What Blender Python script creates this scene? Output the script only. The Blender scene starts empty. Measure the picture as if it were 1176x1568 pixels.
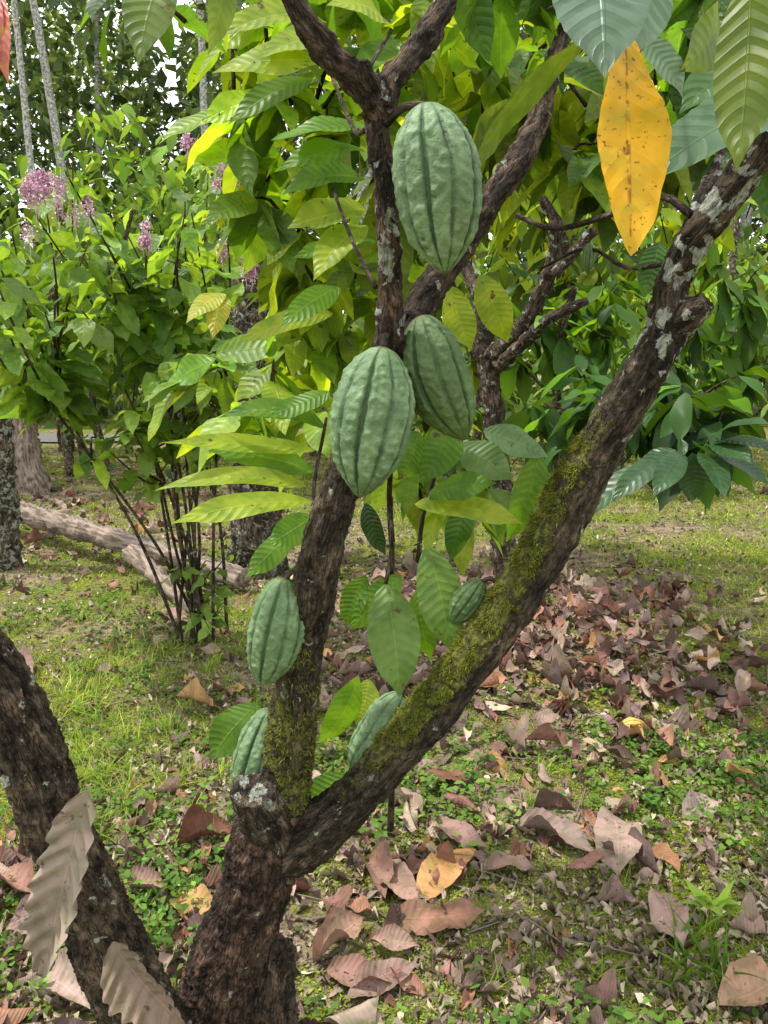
import bpy, math, numpy as np
from mathutils import Vector, noise as mnoise
rng=np.random.default_rng(7)
D=bpy.data
scene=bpy.context.scene
H=1.5; PITCH=math.radians(11.5); F=1200.0
cp,sp=math.cos(PITCH),math.sin(PITCH)
# ---- surveying helpers: bearing measured on the reference + real distance (m) -> world metres
def ray(u,v):
    a=(u-588)/F; b=-(v-784)/F
    return np.array([a, cp+b*sp, -sp+b*cp])
def S(u,v,y):
    r=ray(u,v); return np.array([0,0,H])+r*(y/r[1])
def SR(u,v,y,w): return 0.5*w*(y/ray(u,v)[1])/F
def G(u,v):
    r=ray(u,v); return np.array([0,0,H])+r*(H/-r[2])
def nrm(a): 
    return a/np.maximum(np.linalg.norm(a,axis=-1,keepdims=True),1e-9)
def hashn(ix,iy,seed):
    h=np.sin(ix*127.1+iy*311.7+seed*74.7)*43758.5453
    return h-np.floor(h)
def vn(x,y,scale,seed=0):
    x=np.asarray(x)*scale; y=np.asarray(y)*scale
    ix=np.floor(x); iy=np.floor(y); fx=x-ix; fy=y-iy
    fx=fx*fx*(3-2*fx); fy=fy*fy*(3-2*fy)
    return (hashn(ix,iy,seed)*(1-fx)+hashn(ix+1,iy,seed)*fx)*(1-fy)+(hashn(ix,iy+1,seed)*(1-fx)+hashn(ix+1,iy+1,seed)*fx)*fy
def heap(x,y):
    return 0.11*np.exp(-(((x-1.05)/0.7)**2+((y-4.3)/0.7)**2))+0.08*np.exp(-(((x-0.1)/0.5)**2+((y-4.1)/0.7)**2))
def gz(x,y):
    f=np.clip((np.abs(y)+np.abs(x))/3,0,1)
    near=np.clip((60-np.hypot(x,y))/40,0,1)
    return ((vn(x,y,1.1,1)-.5)*0.05+(vn(x,y,3.7,2)-.5)*0.02)*near*(.4+.6*f)+heap(x,y)

# ---------------- mesh batches ----------------
class Batch:
    def __init__(s): s.V=[];s.Fc=[];s.UV=[];s.C=[];s.n=0;s.B=[]
    def add(s,V,Fq,UV=None,C=None,B=None):
        V=np.asarray(V,float).reshape(-1,3)
        s.V.append(V); s.Fc.append(np.asarray(Fq)+s.n)
        s.UV.append(np.zeros((len(V),2)) if UV is None else UV)
        if C is None: C=np.ones((len(V),3))
        C=np.asarray(C,float)
        if C.ndim==1: C=np.tile(C,(len(V),1))
        s.C.append(C); s.B.append(V if B is None else B); s.n+=len(V)
    def obj(s,name,mat,parent=None,smooth=True):
        V=np.concatenate(s.V);Fq=np.concatenate(s.Fc);UV=np.concatenate(s.UV);C=np.concatenate(s.C);Bc=np.concatenate(s.B)
        return make(name,V,Fq,UV,C,Bc,mat,parent,smooth)
def make(name,V,Fq,UV,C,Bc,mat,parent=None,smooth=True):
    me=D.meshes.new(name); nv=len(V); nf=len(Fq); k=Fq.shape[1]
    me.vertices.add(nv); me.vertices.foreach_set('co',V.astype(np.float32).ravel())
    me.loops.add(nf*k); me.loops.foreach_set('vertex_index',Fq.astype(np.int32).ravel())
    me.polygons.add(nf); me.polygons.foreach_set('loop_start',np.arange(0,nf*k,k,dtype=np.int32))
    me.update(calc_edges=True)
    if UV is not None:
        ul=me.uv_layers.new(name='UVMap'); ul.data.foreach_set('uv',UV[Fq.ravel()].astype(np.float32).ravel())
    if C is not None:
        ca=me.color_attributes.new(name='Col',type='FLOAT_COLOR',domain='POINT')
        ca.data.foreach_set('color',np.concatenate([C,np.ones((nv,1))],1).astype(np.float32).ravel())
    if Bc is not None:
        ba=me.attributes.new(name='bco',type='FLOAT_VECTOR',domain='POINT'); ba.data.foreach_set('vector',Bc.astype(np.float32).ravel())
    me.polygons.foreach_set('use_smooth',np.full(nf,smooth))
    me.materials.append(mat); me.update()
    if not np.isfinite(V).all(): print('NAN in',name)
    o=D.objects.new(name,me); scene.collection.objects.link(o)
    if parent: o.parent=parent
    return o
def empty(name):
    o=D.objects.new(name,None); scene.collection.objects.link(o); return o

# ---------------- leaves ----------------
def gridfaces(nt,ns):
    i=np.arange(nt)[:,None]; j=np.arange(ns)[None,:]; a=(i*(ns+1)+j)
    return np.stack([a,a+1,a+ns+2,a+ns+1],-1).reshape(-1,4)
def wprof(t,kind):
    if kind=='cocoa': w=np.sin(np.pi*t**0.9)**0.75*(1-0.55*np.clip((t-.8)/.2,0,1)**1.0)
    elif kind=='ovate': w=np.sin(np.pi*t**0.62)**0.8*(1-0.3*np.clip((t-.75)/.25,0,1))
    elif kind=='blade': w=(1-t)**0.7*(.6+.4*np.sin(np.pi*np.clip(t*1.3,0,1)))
    elif kind=='wide': w=np.sin(np.pi*t**0.95)**0.55*(1-0.35*np.clip((t-.86)/.14,0,1))
    elif kind=='obov': w=np.sin(np.pi*t**1.05)**0.5*(.86+.14*np.clip(t/.5,0,1))*(1-0.45*np.clip((t-.88)/.12,0,1))
    else: w=np.sin(np.pi*t)**0.7
    return np.maximum(w,0.012)
def leaf_t(nt,ns,kind='cocoa',droop=.15,fold=.12,ripple=.0,nr=10,wav=.0,curl=0.,r=None,side=0.,ragged=0.,lcurl=0.):
    r=r or rng
    t=np.linspace(0,1,nt+1)[:,None]; s=np.linspace(-1,1,ns+1)[None,:]
    w=wprof(t,kind)*0.5; T=t+0*s; Sx=s+0*t
    if ragged: w=w*(1+ragged*(np.sin(23*T+r.uniform(0,6))*np.sign(Sx)*.5+.5*np.sin(41*T+r.uniform(0,6))+.6*np.sin(9*T*np.sign(Sx)+r.uniform(0,6))))
    y=Sx*w
    z=-droop*T**1.8+fold*np.abs(Sx)*w+ripple*np.sin(2*np.pi*(nr*T-np.abs(Sx)*1.1))*np.abs(Sx)**.8*w*2
    ph=r.uniform(0,6.28,4)
    z=z+wav*(np.sin(5.1*T+ph[0])+.6*np.sin(11*T+ph[1]))*Sx*w*1.5+wav*.5*np.sin(7*T+ph[2])*Sx**2*w
    if curl: z=z+curl*(Sx**2)*w*(1+.6*np.sin(4*T+ph[3])); y=y*(1-.35*abs(curl)*Sx**2)
    y=y+side*np.sin(np.pi*T)*.5
    x=T-0.25*droop*T**2
    if lcurl: z=z+lcurl*T**3; x=x-.5*abs(lcurl)*T**3
    V=np.stack([x,y,z],-1).reshape(-1,3)
    UV=np.stack([T,(Sx+1)/2],-1).reshape(-1,2)
    return V,gridfaces(nt,ns),UV
def frames(dirs,up,roll):
    X=nrm(dirs); Z=up-(up*X).sum(-1,keepdims=True)*X; Z=nrm(Z); Y=np.cross(Z,X)
    c=np.cos(roll)[:,None]; s=np.sin(roll)[:,None]
    return X,Y*c+Z*s,Z*c-Y*s
def mass(B,temps,pos,dirs,L,W,col,up=None,roll=None):
    n=len(pos); 
    if n==0: return
    if up is None: up=np.tile([0,0,1.],(n,1))+rng.normal(0,.12,(n,3))
    if roll is None: roll=rng.normal(0,.35,n)
    X,Y,Z=frames(dirs,up,roll); k=rng.integers(0,len(temps),n)
    L=np.broadcast_to(L,(n,)); W=np.broadcast_to(W,(n,))
    for i,(V,Fq,UV) in enumerate(temps):
        m=k==i; c=m.sum()
        if c==0: continue
        P=pos[m][:,None,:]+(L[m][:,None]*V[None,:,0])[...,None]*X[m][:,None,:]+(W[m][:,None]*V[None,:,1])[...,None]*Y[m][:,None,:]+(L[m][:,None]*V[None,:,2])[...,None]*Z[m][:,None,:]
        FF=(Fq[None]+(np.arange(c)*len(V))[:,None,None]).reshape(-1,4)
        B.add(P.reshape(-1,3),FF,np.tile(UV,(c,1)),np.repeat(col[m],len(V),0))
def cols(n,a,b,var=.2):
    k=rng.random((n,1)); c=np.array(a)*(1-k)+np.array(b)*k
    return c*np.exp(rng.normal(0,var,(n,1)))
def rdirs(n,el=-25,sd=22,az=None,azsd=180):
    a=rng.uniform(0,2*np.pi,n) if az is None else np.radians(rng.normal(az,azsd,n))
    e=np.radians(rng.normal(el,sd,n))
    return np.stack([np.cos(a)*np.cos(e),np.sin(a)*np.cos(e),np.sin(e)],-1)
def ell(n,c,r):
    p=nrm(rng.normal(size=(n,3)))*rng.random((n,1))**(1/2.4); return np.array(c)+p*np.array(r)

# ---------------- tubes ----------------
def crs(P,step):
    P=np.asarray(P,float); out=[]
    Q=np.vstack([2*P[0]-P[1],P,2*P[-1]-P[-2]])
    for i in range(1,len(Q)-2):
        p0,p1,p2,p3=Q[i-1:i+3]; n=max(2,int(np.linalg.norm((p2-p1)[:3])/step))
        t=np.linspace(0,1,n,endpoint=False)[:,None]
        out.append(.5*((2*p1)+(-p0+p2)*t+(2*p0-5*p1+4*p2-p3)*t*t+(-p0+3*p1-3*p2+p3)*t**3))
    out.append(P[-1][None]); return np.vstack(out)
def pframes(P):
    T=nrm(np.gradient(P,axis=0)); N=np.zeros_like(P)
    n=np.cross(T[0],[0.3,1,0.2]); n/=np.linalg.norm(n)
    for i in range(len(P)):
        n=n-T[i]*n.dot(T[i]); n/=np.linalg.norm(n); N[i]=n
    return T,N,np.cross(T,N)
def tube(P,R,segs,cap=True):
    if cap:
        P=np.vstack([P[:1],P,P[-1:]]); R=np.concatenate([[R[0]*.01],R,[R[-1]*.01]])
        T,N,Bn=pframes(P[1:-1]); T=np.vstack([T[:1],T,T[-1:]]);N=np.vstack([N[:1],N,N[-1:]]);Bn=np.vstack([Bn[:1],Bn,Bn[-1:]])
    else: T,N,Bn=pframes(P)
    a=np.linspace(0,2*np.pi,segs,endpoint=False)
    c=np.cos(a)[None,:,None]; s=np.sin(a)[None,:,None]
    V=P[:,None]+R[:,None,None]*(c*N[:,None]+s*Bn[:,None])
    n=len(P); i=np.arange(n-1)[:,None]; j=np.arange(segs)[None]
    j2=(j+1)%segs
    Fq=np.stack([i*segs+j,i*segs+j2,(i+1)*segs+j2,(i+1)*segs+j],-1).reshape(-1,4)
    sl=np.concatenate([[0],np.cumsum(np.linalg.norm(np.diff(P,axis=0),axis=1))])
    bc=np.stack([R[:,None]*np.cos(a)[None],R[:,None]*np.sin(a)[None],np.tile(sl[:,None],(1,segs))],-1)
    return V.reshape(-1,3),Fq,bc.reshape(-1,3)
def add_tube(B,pts,rad,segs=8,step=.03,col=(0,.3,.2),rough=0.,seed=0):
    A=np.hstack([np.asarray(pts,float),np.asarray(rad,float)[:,None]]); A=crs(A,step)
    V,Fq,bc=tube(A[:,:3],np.maximum(A[:,3],.0005),segs)
    bc=bc+np.array([0,0,seed*3.7])
    if rough:
        ctr=np.repeat(np.vstack([A[:1,:3],A[:,:3],A[-1:,:3]]),segs,0); d=V-ctr
        k=np.array([mnoise.fractal(Vector(b)*22,1.,2.,4) for b in bc])
        V=ctr+d*(1+rough*k[:,None])
    B.add(V,Fq,None,np.array(col),bc)

# ---------------- materials ----------------
class NT:
    def __init__(s,name):
        s.m=D.materials.new(name); s.m.use_nodes=True; s.t=s.m.node_tree; s.t.nodes.clear()
        s.out=s.t.nodes.new('ShaderNodeOutputMaterial')
    def n(s,typ,**k):
        nd=s.t.nodes.new(typ)
        for a,b in k.items(): setattr(nd,a,b)
        return nd
    def l(s,a,b): s.t.links.new(a,b)
    def put(s,sock,v):
        if isinstance(v,(int,float)): sock.default_value=v
        elif isinstance(v,(tuple,list)):
            sock.default_value=tuple(v) if len(v)==len(sock.default_value) else tuple(v)+(1,)
        else: s.l(v,sock)
    def math(s,op,a,b=0.,c=None,clamp=False):
        nd=s.n('ShaderNodeMath',operation=op,use_clamp=clamp); s.put(nd.inputs[0],a); s.put(nd.inputs[1],b)
        if c is not None: s.put(nd.inputs[2],c)
        return nd.outputs[0]
    def mr(s,v,a,b,c=0.,d=1.):
        nd=s.n('ShaderNodeMapRange',interpolation_type='SMOOTHSTEP'); 
        for i,x in enumerate((v,a,b,c,d)): s.put(nd.inputs[i],x)
        return nd.outputs[0]
    def mix(s,f,a,b,mode='MIX'):
        nd=s.n('ShaderNodeMix',data_type='RGBA',blend_type=mode); s.put(nd.inputs[0],f); s.put(nd.inputs[6],a); s.put(nd.inputs[7],b); return nd.outputs[2]
    def noise(s,vec,scale,detail=4.,rough=.55,dist=0.):
        nd=s.n('ShaderNodeTexNoise'); 
        if vec is not None: s.l(vec,nd.inputs['Vector'])
        nd.inputs['Scale'].default_value=scale; nd.inputs['Detail'].default_value=detail; nd.inputs['Roughness'].default_value=rough; nd.inputs['Distortion'].default_value=dist
        return nd.outputs['Fac']
    def vscale(s,vec,sc):
        nd=s.n('ShaderNodeVectorMath',operation='MULTIPLY'); s.l(vec,nd.inputs[0]); nd.inputs[1].default_value=sc; return nd.outputs[0]
    def attr(s,name): return s.n('ShaderNodeAttribute',attribute_name=name)
    def obj(s): return s.n('ShaderNodeTexCoord').outputs['Object']
    def bump(s,h,st,dist):
        nd=s.n('ShaderNodeBump'); nd.inputs['Strength'].default_value=st; nd.inputs['Distance'].default_value=dist; s.l(h,nd.inputs['Height']); return nd.outputs[0]
    def prin(s,col,rough=.6,spec=.5,norm=None):
        p=s.n('ShaderNodeBsdfPrincipled'); s.put(p.inputs['Base Color'],col); s.put(p.inputs['Roughness'],rough); p.inputs['Specular IOR Level'].default_value=spec
        if norm is not None: s.l(norm,p.inputs['Normal'])
        return p.outputs[0]
    def end(s,sh): s.l(sh,s.out.inputs[0]); return s.m

def leaf_mat(name,rough=.45,trans=.4,tint=(1.5,1.35,.45),veins=11,vstr=.35,bump=.5,spots=0.,spotc=(.12,.05,.02),spotscale=60,spec=.4,simple=False):
    N=NT(name); c=N.attr('Col').outputs['Color']
    if simple:
        if spec: p=N.prin(c,rough,spec)
        else:
            d=N.n('ShaderNodeBsdfDiffuse'); N.l(c,d.inputs[0]); p=d.outputs[0]
        tr=N.n('ShaderNodeBsdfTranslucent'); N.l(N.mix(1.,c,tint,'MULTIPLY'),tr.inputs[0])
        mx=N.n('ShaderNodeMixShader'); mx.inputs[0].default_value=trans; N.l(p,mx.inputs[1]); N.l(tr.outputs[0],mx.inputs[2]); return N.end(mx.outputs[0])
    uv=N.n('ShaderNodeUVMap',uv_map='UVMap').outputs[0]
    sx=N.n('ShaderNodeSeparateXYZ'); N.l(uv,sx.inputs[0]); t,s=sx.outputs[0],sx.outputs[1]
    a=N.math('ABSOLUTE',N.math('SUBTRACT',s,.5)); a=N.math('MULTIPLY',a,2.)
    ph=N.math('SUBTRACT',N.math('MULTIPLY',t,float(veins)),N.math('MULTIPLY',N.math('POWER',a,1.3),1.3))
    fr=N.math('PINGPONG',ph,.5)
    lat=N.mr(fr,.0,.07,1.,0.); mid=N.mr(a,.02,.06,1.,0.)
    vein=N.math('MAXIMUM',N.math('MULTIPLY',lat,.5),mid)
    ob=N.obj()
    nz=N.noise(ob,25,2); c=N.mix(N.mr(nz,.4,.62),c,N.mix(1.,c,(.68,.76,.65),'MULTIPLY'))
    cv=N.mix(N.math('MULTIPLY',vein,vstr),c,N.mix(1.,c,(1.8,1.5,1.8),'MULTIPLY'))
    if spots:
        sn=N.noise(ob,spotscale,4,.65); sm=N.mr(sn,.64-.1*spots,.70-.1*spots)
        cv=N.mix(sm,cv,spotc)
        if name=='yellow_leaf':
            mb_=N.math('MULTIPLY',N.mr(a,.02,.09,1.,0.),N.mr(N.noise(ob,90,3),.42,.55)); cv=N.mix(N.math('MULTIPLY',mb_,.85),cv,(.30,.10,.01))
            gy=N.mr(N.noise(ob,18,2),.5,.68); cv=N.mix(N.math('MULTIPLY',gy,.5),cv,(.62,.52,.04))
    h=N.math('ADD',N.math('MULTIPLY',N.math('POWER',fr,.6),1.2),N.math('MULTIPLY',mid,-.6))
    nb=N.bump(h,bump,.004)
    p=N.prin(cv,rough,spec,nb)
    if trans:
        tr=N.n('ShaderNodeBsdfTranslucent'); N.l(N.mix(1.,cv,tint,'MULTIPLY'),tr.inputs[0])
        mx=N.n('ShaderNodeMixShader'); mx.inputs[0].default_value=trans; N.l(p,mx.inputs[1]); N.l(tr.outputs[0],mx.inputs[2]); p=mx.outputs[0]
    return N.end(p)
M_leaf=leaf_mat('cocoa_leaf',.42,.5,(2.1,1.8,.45),12,.4,.5,spots=.1,spotc=(.10,.08,.02),spotscale=35)
M_dark=leaf_mat('mature_leaf',.36,.32,(1.7,1.5,.5),11,.3,.5,spec=.4)
M_bgl=leaf_mat('background_cocoa_leaf',.45,.42,(2.1,1.8,.35),simple=True,spec=.2)
M_shrub=leaf_mat('shrub_leaf',.45,.45,(1.9,1.65,.5),6,.3,.4)
M_far=leaf_mat('distant_leaf',.5,.4,(1.7,1.6,.5),simple=True,spec=0)
M_yel=leaf_mat('yellow_leaf',.5,.4,(1.4,1.0,.4),9,.15,.3,spots=.4,spotc=(.25,.08,.01),spotscale=130)
M_dry=leaf_mat('dry_leaf',.6,0,(1.4,1.,.6),11,.3,.5,spots=.3,spotc=(.10,.06,.045),spotscale=40,spec=.3)
M_grass=leaf_mat('grass_blade',.5,.3,(1.7,1.5,.5),simple=True,spec=0)

def bark_mat(name,bright=1.):
    N=NT(name); co=N.attr('bco').outputs['Vector']; m=N.attr('Col'); sep=N.n('ShaderNodeSeparateColor'); N.l(m.outputs['Color'],sep.inputs[0])
    moss,lich,pur=sep.outputs[0],sep.outputs[1],sep.outputs[2]
    cs=N.vscale(co,(1,1,.45)); ob=N.obj()
    n1=N.noise(cs,45,6,.7,.5); n2=N.noise(cs,190,4,.65); n0=N.noise(ob,7,2); cr=N.noise(N.vscale(co,(1,1,.2)),70,3,.6,.8)
    crack=N.mr(N.math('ABSOLUTE',N.math('SUBTRACT',cr,.5)),.0,.035,1.,0.)
    b=bright
    rp=N.n('ShaderNodeValToRGB'); N.l(n1,rp.inputs[0]); e=rp.color_ramp.elements
    e[0].position=.38; e[0].color=(.014*b,.011*b,.008*b,1); e[1].position=.67; e[1].color=(.24*b,.19*b,.13*b,1)
    e2=rp.color_ramp.elements.new(.52); e2.color=(.085*b,.066*b,.045*b,1)
    base=rp.outputs[0]
    base=N.mix(N.mr(n0,.4,.6),N.mix(1.,base,(.5,.5,.5),'MULTIPLY'),base)
    base=N.mix(N.math('MULTIPLY',pur,.8),base,N.mix(1.,base,(.95,.64,.66),'MULTIPLY'))
    base=N.mix(N.mr(n2,.54,.68,0.,.3),base,(.20*b,.17*b,.125*b))
    base=N.mix(N.math('MULTIPLY',crack,.6),base,(.012,.01,.008))
    vl=N.noise(ob,30,5,.58,.5); th=N.math('SUBTRACT',.70,N.math('MULTIPLY',lich,.18))
    lm=N.mr(N.math('SUBTRACT',vl,th),0.,.03); lm=N.math('MULTIPLY',lm,N.mr(n2,.35,.55,.35,.95))
    base=N.mix(lm,base,(.38,.40,.34))
    mn=N.noise(ob,75,4,.7); m2=N.noise(ob,12,2)
    mm=N.mr(N.math('ADD',N.math('ADD',mn,N.math('MULTIPLY',m2,.5)),moss),1.05,1.3)
    base=N.mix(N.math('MULTIPLY',mm,.85),base,N.mix(N.mr(mn,.35,.65),(.045,.05,.012),(.22,.23,.045)))
    h=N.math('ADD',n1,N.math('MULTIPLY',n2,.5)); h=N.math('ADD',h,N.math('MULTIPLY',N.math('MULTIPLY',mm,mn),.9)); h=N.math('SUBTRACT',h,N.math('MULTIPLY',crack,.35))
    return N.end(N.prin(base,.85,.22,N.bump(h,1.,.013)))
M_bark=bark_mat('mossy_bark',1.05)
M_bark2=bark_mat('background_bark',1.5)

def pod_mat(name,ca,cb,cc):
    N=NT(name); ob=N.obj(); a=N.attr('Col').outputs['Color']; sep=N.n('ShaderNodeSeparateColor'); N.l(a,sep.inputs[0])
    n1=N.noise(ob,60,5,.65); n2=N.noise(ob,230,4,.65); n3=N.noise(ob,14,3)
    f=N.math('ADD',sep.outputs[0],N.math('MULTIPLY',N.math('SUBTRACT',n1,.5),1.7))
    c=N.mix(N.mr(f,.0,1.),ca,cb); c=N.mix(N.math('MULTIPLY',N.mr(n3,.42,.6),.65),c,cc)
    c=N.mix(N.mr(n2,.55,.66,0.,.55),c,N.mix(1.,c,(.5,.55,.45),'MULTIPLY'))
    sp_=N.mr(N.noise(ob,95,2),.70,.74); c=N.mix(N.math('MULTIPLY',sp_,.7),c,(.05,.04,.02))
    c=N.mix(N.math('MULTIPLY',sep.outputs[1],.9),c,(.10,.075,.03))
    h=N.math('ADD',N.math('MULTIPLY',n1,.9),N.math('MULTIPLY',n2,.35))
    return N.end(N.prin(c,N.mr(n1,.35,.65,.42,.6),.35,N.bump(h,.75,.005)))
M_pod=pod_mat('green_pod_skin',(.035,.075,.03),(.185,.285,.14),(.085,.15,.06))
M_podd=pod_mat('dark_green_pod_skin',(.028,.06,.016),(.11,.18,.062),(.06,.11,.033))
M_pody=pod_mat('yellow_pod_skin',(.35,.22,.04),(.7,.5,.12),(.5,.3,.05))

def ground_mat():
    N=NT('ground_soil_and_moss'); ob=N.obj()
    n1=N.noise(ob,1.3,4,.6); n2=N.noise(ob,14,5,.7); n3=N.noise(ob,75,4,.7); n4=N.noise(ob,3.5,3,.6)
    soil=N.mix(N.mr(n3,.4,.6),(.065,.045,.03),(.25,.18,.125))
    litter=N.mix(N.mr(n2,.42,.6),soil,(.36,.28,.20))
    gr=N.mix(N.mr(n3,.38,.62),(.04,.065,.014),(.24,.30,.05))
    g2=N.mix(N.mr(n4,.4,.6),gr,N.mix(1.,gr,(1.25,1.05,.8),'MULTIPLY'))
    f=N.mr(N.math('ADD',N.math('MULTIPLY',n1,.6),N.math('MULTIPLY',n2,.4)),.45,.55)
    c=N.mix(f,litter,g2)
    h=N.math('ADD',n3,N.math('MULTIPLY',n2,2.))
    return N.end(N.prin(c,.95,.15,N.bump(h,.8,.02)))
M_ground=ground_mat()
def flat(name,a,b,sc=40,rough=.8,bst=.4,stretch=None):
    N=NT(name); ob=N.obj() if stretch is None else N.vscale(N.attr('bco').outputs['Vector'],stretch); n=N.noise(ob,sc,5,.6); return N.end(N.prin(N.mix(N.mr(n,.36,.64),a,b),rough,.3,N.bump(n,bst,.006)))
M_path=flat('gravel',(.10,.10,.09),(.19,.185,.17),30)
M_flower=flat('lilac_petals',(.50,.25,.38),(.80,.58,.68),60,.6)
M_log=flat('weathered_wood',(.10,.075,.055),(.33,.26,.21),40,.9,.8,(1,1,.15))
M_pale=flat('pale_lichened_bark',(.13,.125,.11),(.50,.50,.46),22,.9,.6)

# ---------------- ground ----------------
xs=np.concatenate([-np.geomspace(400,7.2,26),np.arange(-7,7.01,.06),np.geomspace(7.2,400,26)])
ys=np.concatenate([-np.geomspace(300,.6,16),np.arange(-.3,13,.06),np.geomspace(13.2,500,30)])
X,Y=np.meshgrid(xs,ys,indexing='ij'); Z=gz(X,Y)
V=np.stack([X,Y,Z],-1).reshape(-1,3); nx,ny=X.shape
i=np.arange(nx-1)[:,None]; j=np.arange(ny-1)[None]; a=i*ny+j
make('ground',V,np.stack([a,a+ny,a+ny+1,a+1],-1).reshape(-1,4),None,None,None,M_ground)
pb=Batch(); px=np.linspace(-16,-3,60); 
W=np.linspace(0,1,7); Xp=px[:,None]+0*W; Yp=13.6+1.3*W[None]+.5*np.sin(px*.4)[:,None]; Zp=gz(Xp,Yp)+.03
pb.add(np.stack([Xp,Yp,Zp],-1).reshape(-1,3),gridfaces(59,6)[:,::-1])
pb.obj('gravel_path',M_path)

# ---------------- main cocoa tree ----------------
tree=empty('cocoa_tree')
limbs=dict(
 trunk=[(318,1665,1.46,230),(330,1590,1.43,170),(352,1480,1.38,134),(385,1375,1.35,112),(408,1290,1.34,124),(425,1235,1.33,100)],
 stem=[(408,1300,1.34,104),(428,1235,1.33,92),(442,1150,1.31,84),(463,1000,1.27,74),(484,880,1.24,76),(507,785,1.21,70),(540,700,1.19,66),(575,610,1.16,58),(597,520,1.13,48),(598,450,1.11,42),(594,370,1.09,40),(588,280,1.07,38),(580,200,1.06,44),(576,150,1.05,60)],
 forkL=[(576,165,1.05,56),(548,125,1.045,54),(505,85,1.03,52),(465,30,1.01,48),(435,-30,1.0,44),(400,-110,.98,40)],
 forkR=[(580,160,1.05,52),(605,115,1.06,48),(640,75,1.08,42),(672,25,1.1,38),(700,-40,1.12,34),(720,-120,1.14,30)],
 stub0=[(574,150,1.05,40),(562,110,1.02,30),(556,88,1.01,22)],
 stemB=[(590,560,1.16,45),(620,510,1.19,50),(652,455,1.22,52),(690,392,1.25,50),(738,322,1.28,50),(785,258,1.31,46),(818,195,1.34,38),(840,120,1.37,32),(868,30,1.42,28),(890,-60,1.46,26)],
 right=[(395,1310,1.35,80),(440,1300,1.33,92),(492,1268,1.31,86),(545,1218,1.30,82),(622,1138,1.28,78),(700,1040,1.27,80),(768,945,1.26,84),(828,850,1.25,84),(880,755,1.24,84),(938,648,1.22,80),(992,560,1.20,74),(1020,500,1.19,70),(1026,440,1.18,56),(1052,380,1.16,58),(1106,312,1.13,62),(1160,235,1.10,68),(1230,130,1.06,68)],
 knob=[(1000,545,1.2,60),(1035,500,1.18,58),(1062,478,1.16,50),(1084,460,1.145,40)],
 tw1=[(1040,410,1.17,34),(1062,340,1.18,30),(1090,275,1.2,26),(1112,215,1.22,20),(1120,120,1.25,15)],
 cut=[(440,1310,1.34,88),(418,1262,1.31,86),(400,1232,1.29,84),(388,1204,1.27,80)],
 blob=[(425,1450,1.36,60),(415,1540,1.36,80),(425,1640,1.38,90)],
 side=[(335,1600,1.42,120),(300,1640,1.38,130),(268,1640,1.33,140),(218,1560,1.25,122),(165,1440,1.19,106),(120,1335,1.15,98),(78,1240,1.12,98),(32,1120,1.09,104),(-30,1015,1.06,106),(-120,930,1.03,104)],
)
lp={'trunk':(.0,.15,.8),'blob':(0,0,.5),'stem':(.42,.35,.25),'forkL':(.05,.15,.5),'forkR':(.05,.15,.5),'stub0':(0,0,.6),'stemB':(.15,.35,.4),'right':(.3,.35,.3),'knob':(.05,.7,.1),'tw1':(0,.7,.3),'cut':(.0,.45,.05),'side':(.12,.35,.3)}
jb=Batch(); SM=[];
for k,(name,pts) in enumerate(limbs.items()):
    A=np.array([list(S(u,v,y))+[SR(u,v,y,w)] for u,v,y,w in pts]); A=crs(A,.008); A[:,3]*=.97
    V,Fq,bc=tube(A[:,:3],A[:,3],28); jb.add(V,Fq)
    T,Nn,Bn=pframes(A[:,:3]); sl=np.concatenate([[0],np.cumsum(np.linalg.norm(np.diff(A[:,:3],axis=0),axis=1))])
    SM.append((A,T,Nn,Bn,sl/1.0,np.full(len(A),k),sl/sl[-1]))
tmp=jb.obj('tmp',M_bark)
rm=tmp.modifiers.new('r','REMESH'); rm.mode='VOXEL'; rm.voxel_size=.003
sm=tmp.modifiers.new('s','SMOOTH'); sm.factor=.5; sm.iterations=5
dg=bpy.context.evaluated_depsgraph_get(); ev=tmp.evaluated_get(dg); me=ev.to_mesh()
nv=len(me.vertices); V=np.zeros(nv*3,np.float32); me.vertices.foreach_get('co',V); V=V.reshape(-1,3).astype(float)
Nr=np.zeros(nv*3,np.float32); me.vertices.foreach_get('normal',Nr); Nr=Nr.reshape(-1,3).astype(float)
Fq=np.array([p.vertices[:] for p in me.polygons if len(p.vertices)==4]); ev.to_mesh_clear(); D.objects.remove(tmp)
print('REMESH verts',nv)
A=np.vstack([s[0] for s in SM]);T=np.vstack([s[1] for s in SM]);NN=np.vstack([s[2] for s in SM]);BB=np.vstack([s[3] for s in SM])
SL=np.concatenate([s[4] for s in SM]);KK=np.concatenate([s[5] for s in SM]);TT=np.concatenate([s[6] for s in SM])
idx=np.zeros(nv,int)
for c in range(0,nv,4000):
    d=np.linalg.norm(V[c:c+4000,None]-A[None,:,:3],axis=2)/A[None,:,3]; idx[c:c+4000]=d.argmin(1)
d=V-A[idx,:3]
bco=np.stack([(d*NN[idx]).sum(1),(d*BB[idx]).sum(1),SL[idx]+(d*T[idx]).sum(1)+KK[idx]*2.3],-1)
names=list(limbs); P3=np.array([lp[n] for n in names])[KK[idx]]; tt=TT[idx]; kk=KK[idx]
disp=np.zeros(nv); 
isR=np.isin(kk,[names.index('right')]); isT=np.isin(kk,[names.index('trunk'),names.index('side'),names.index('blob')])
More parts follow.
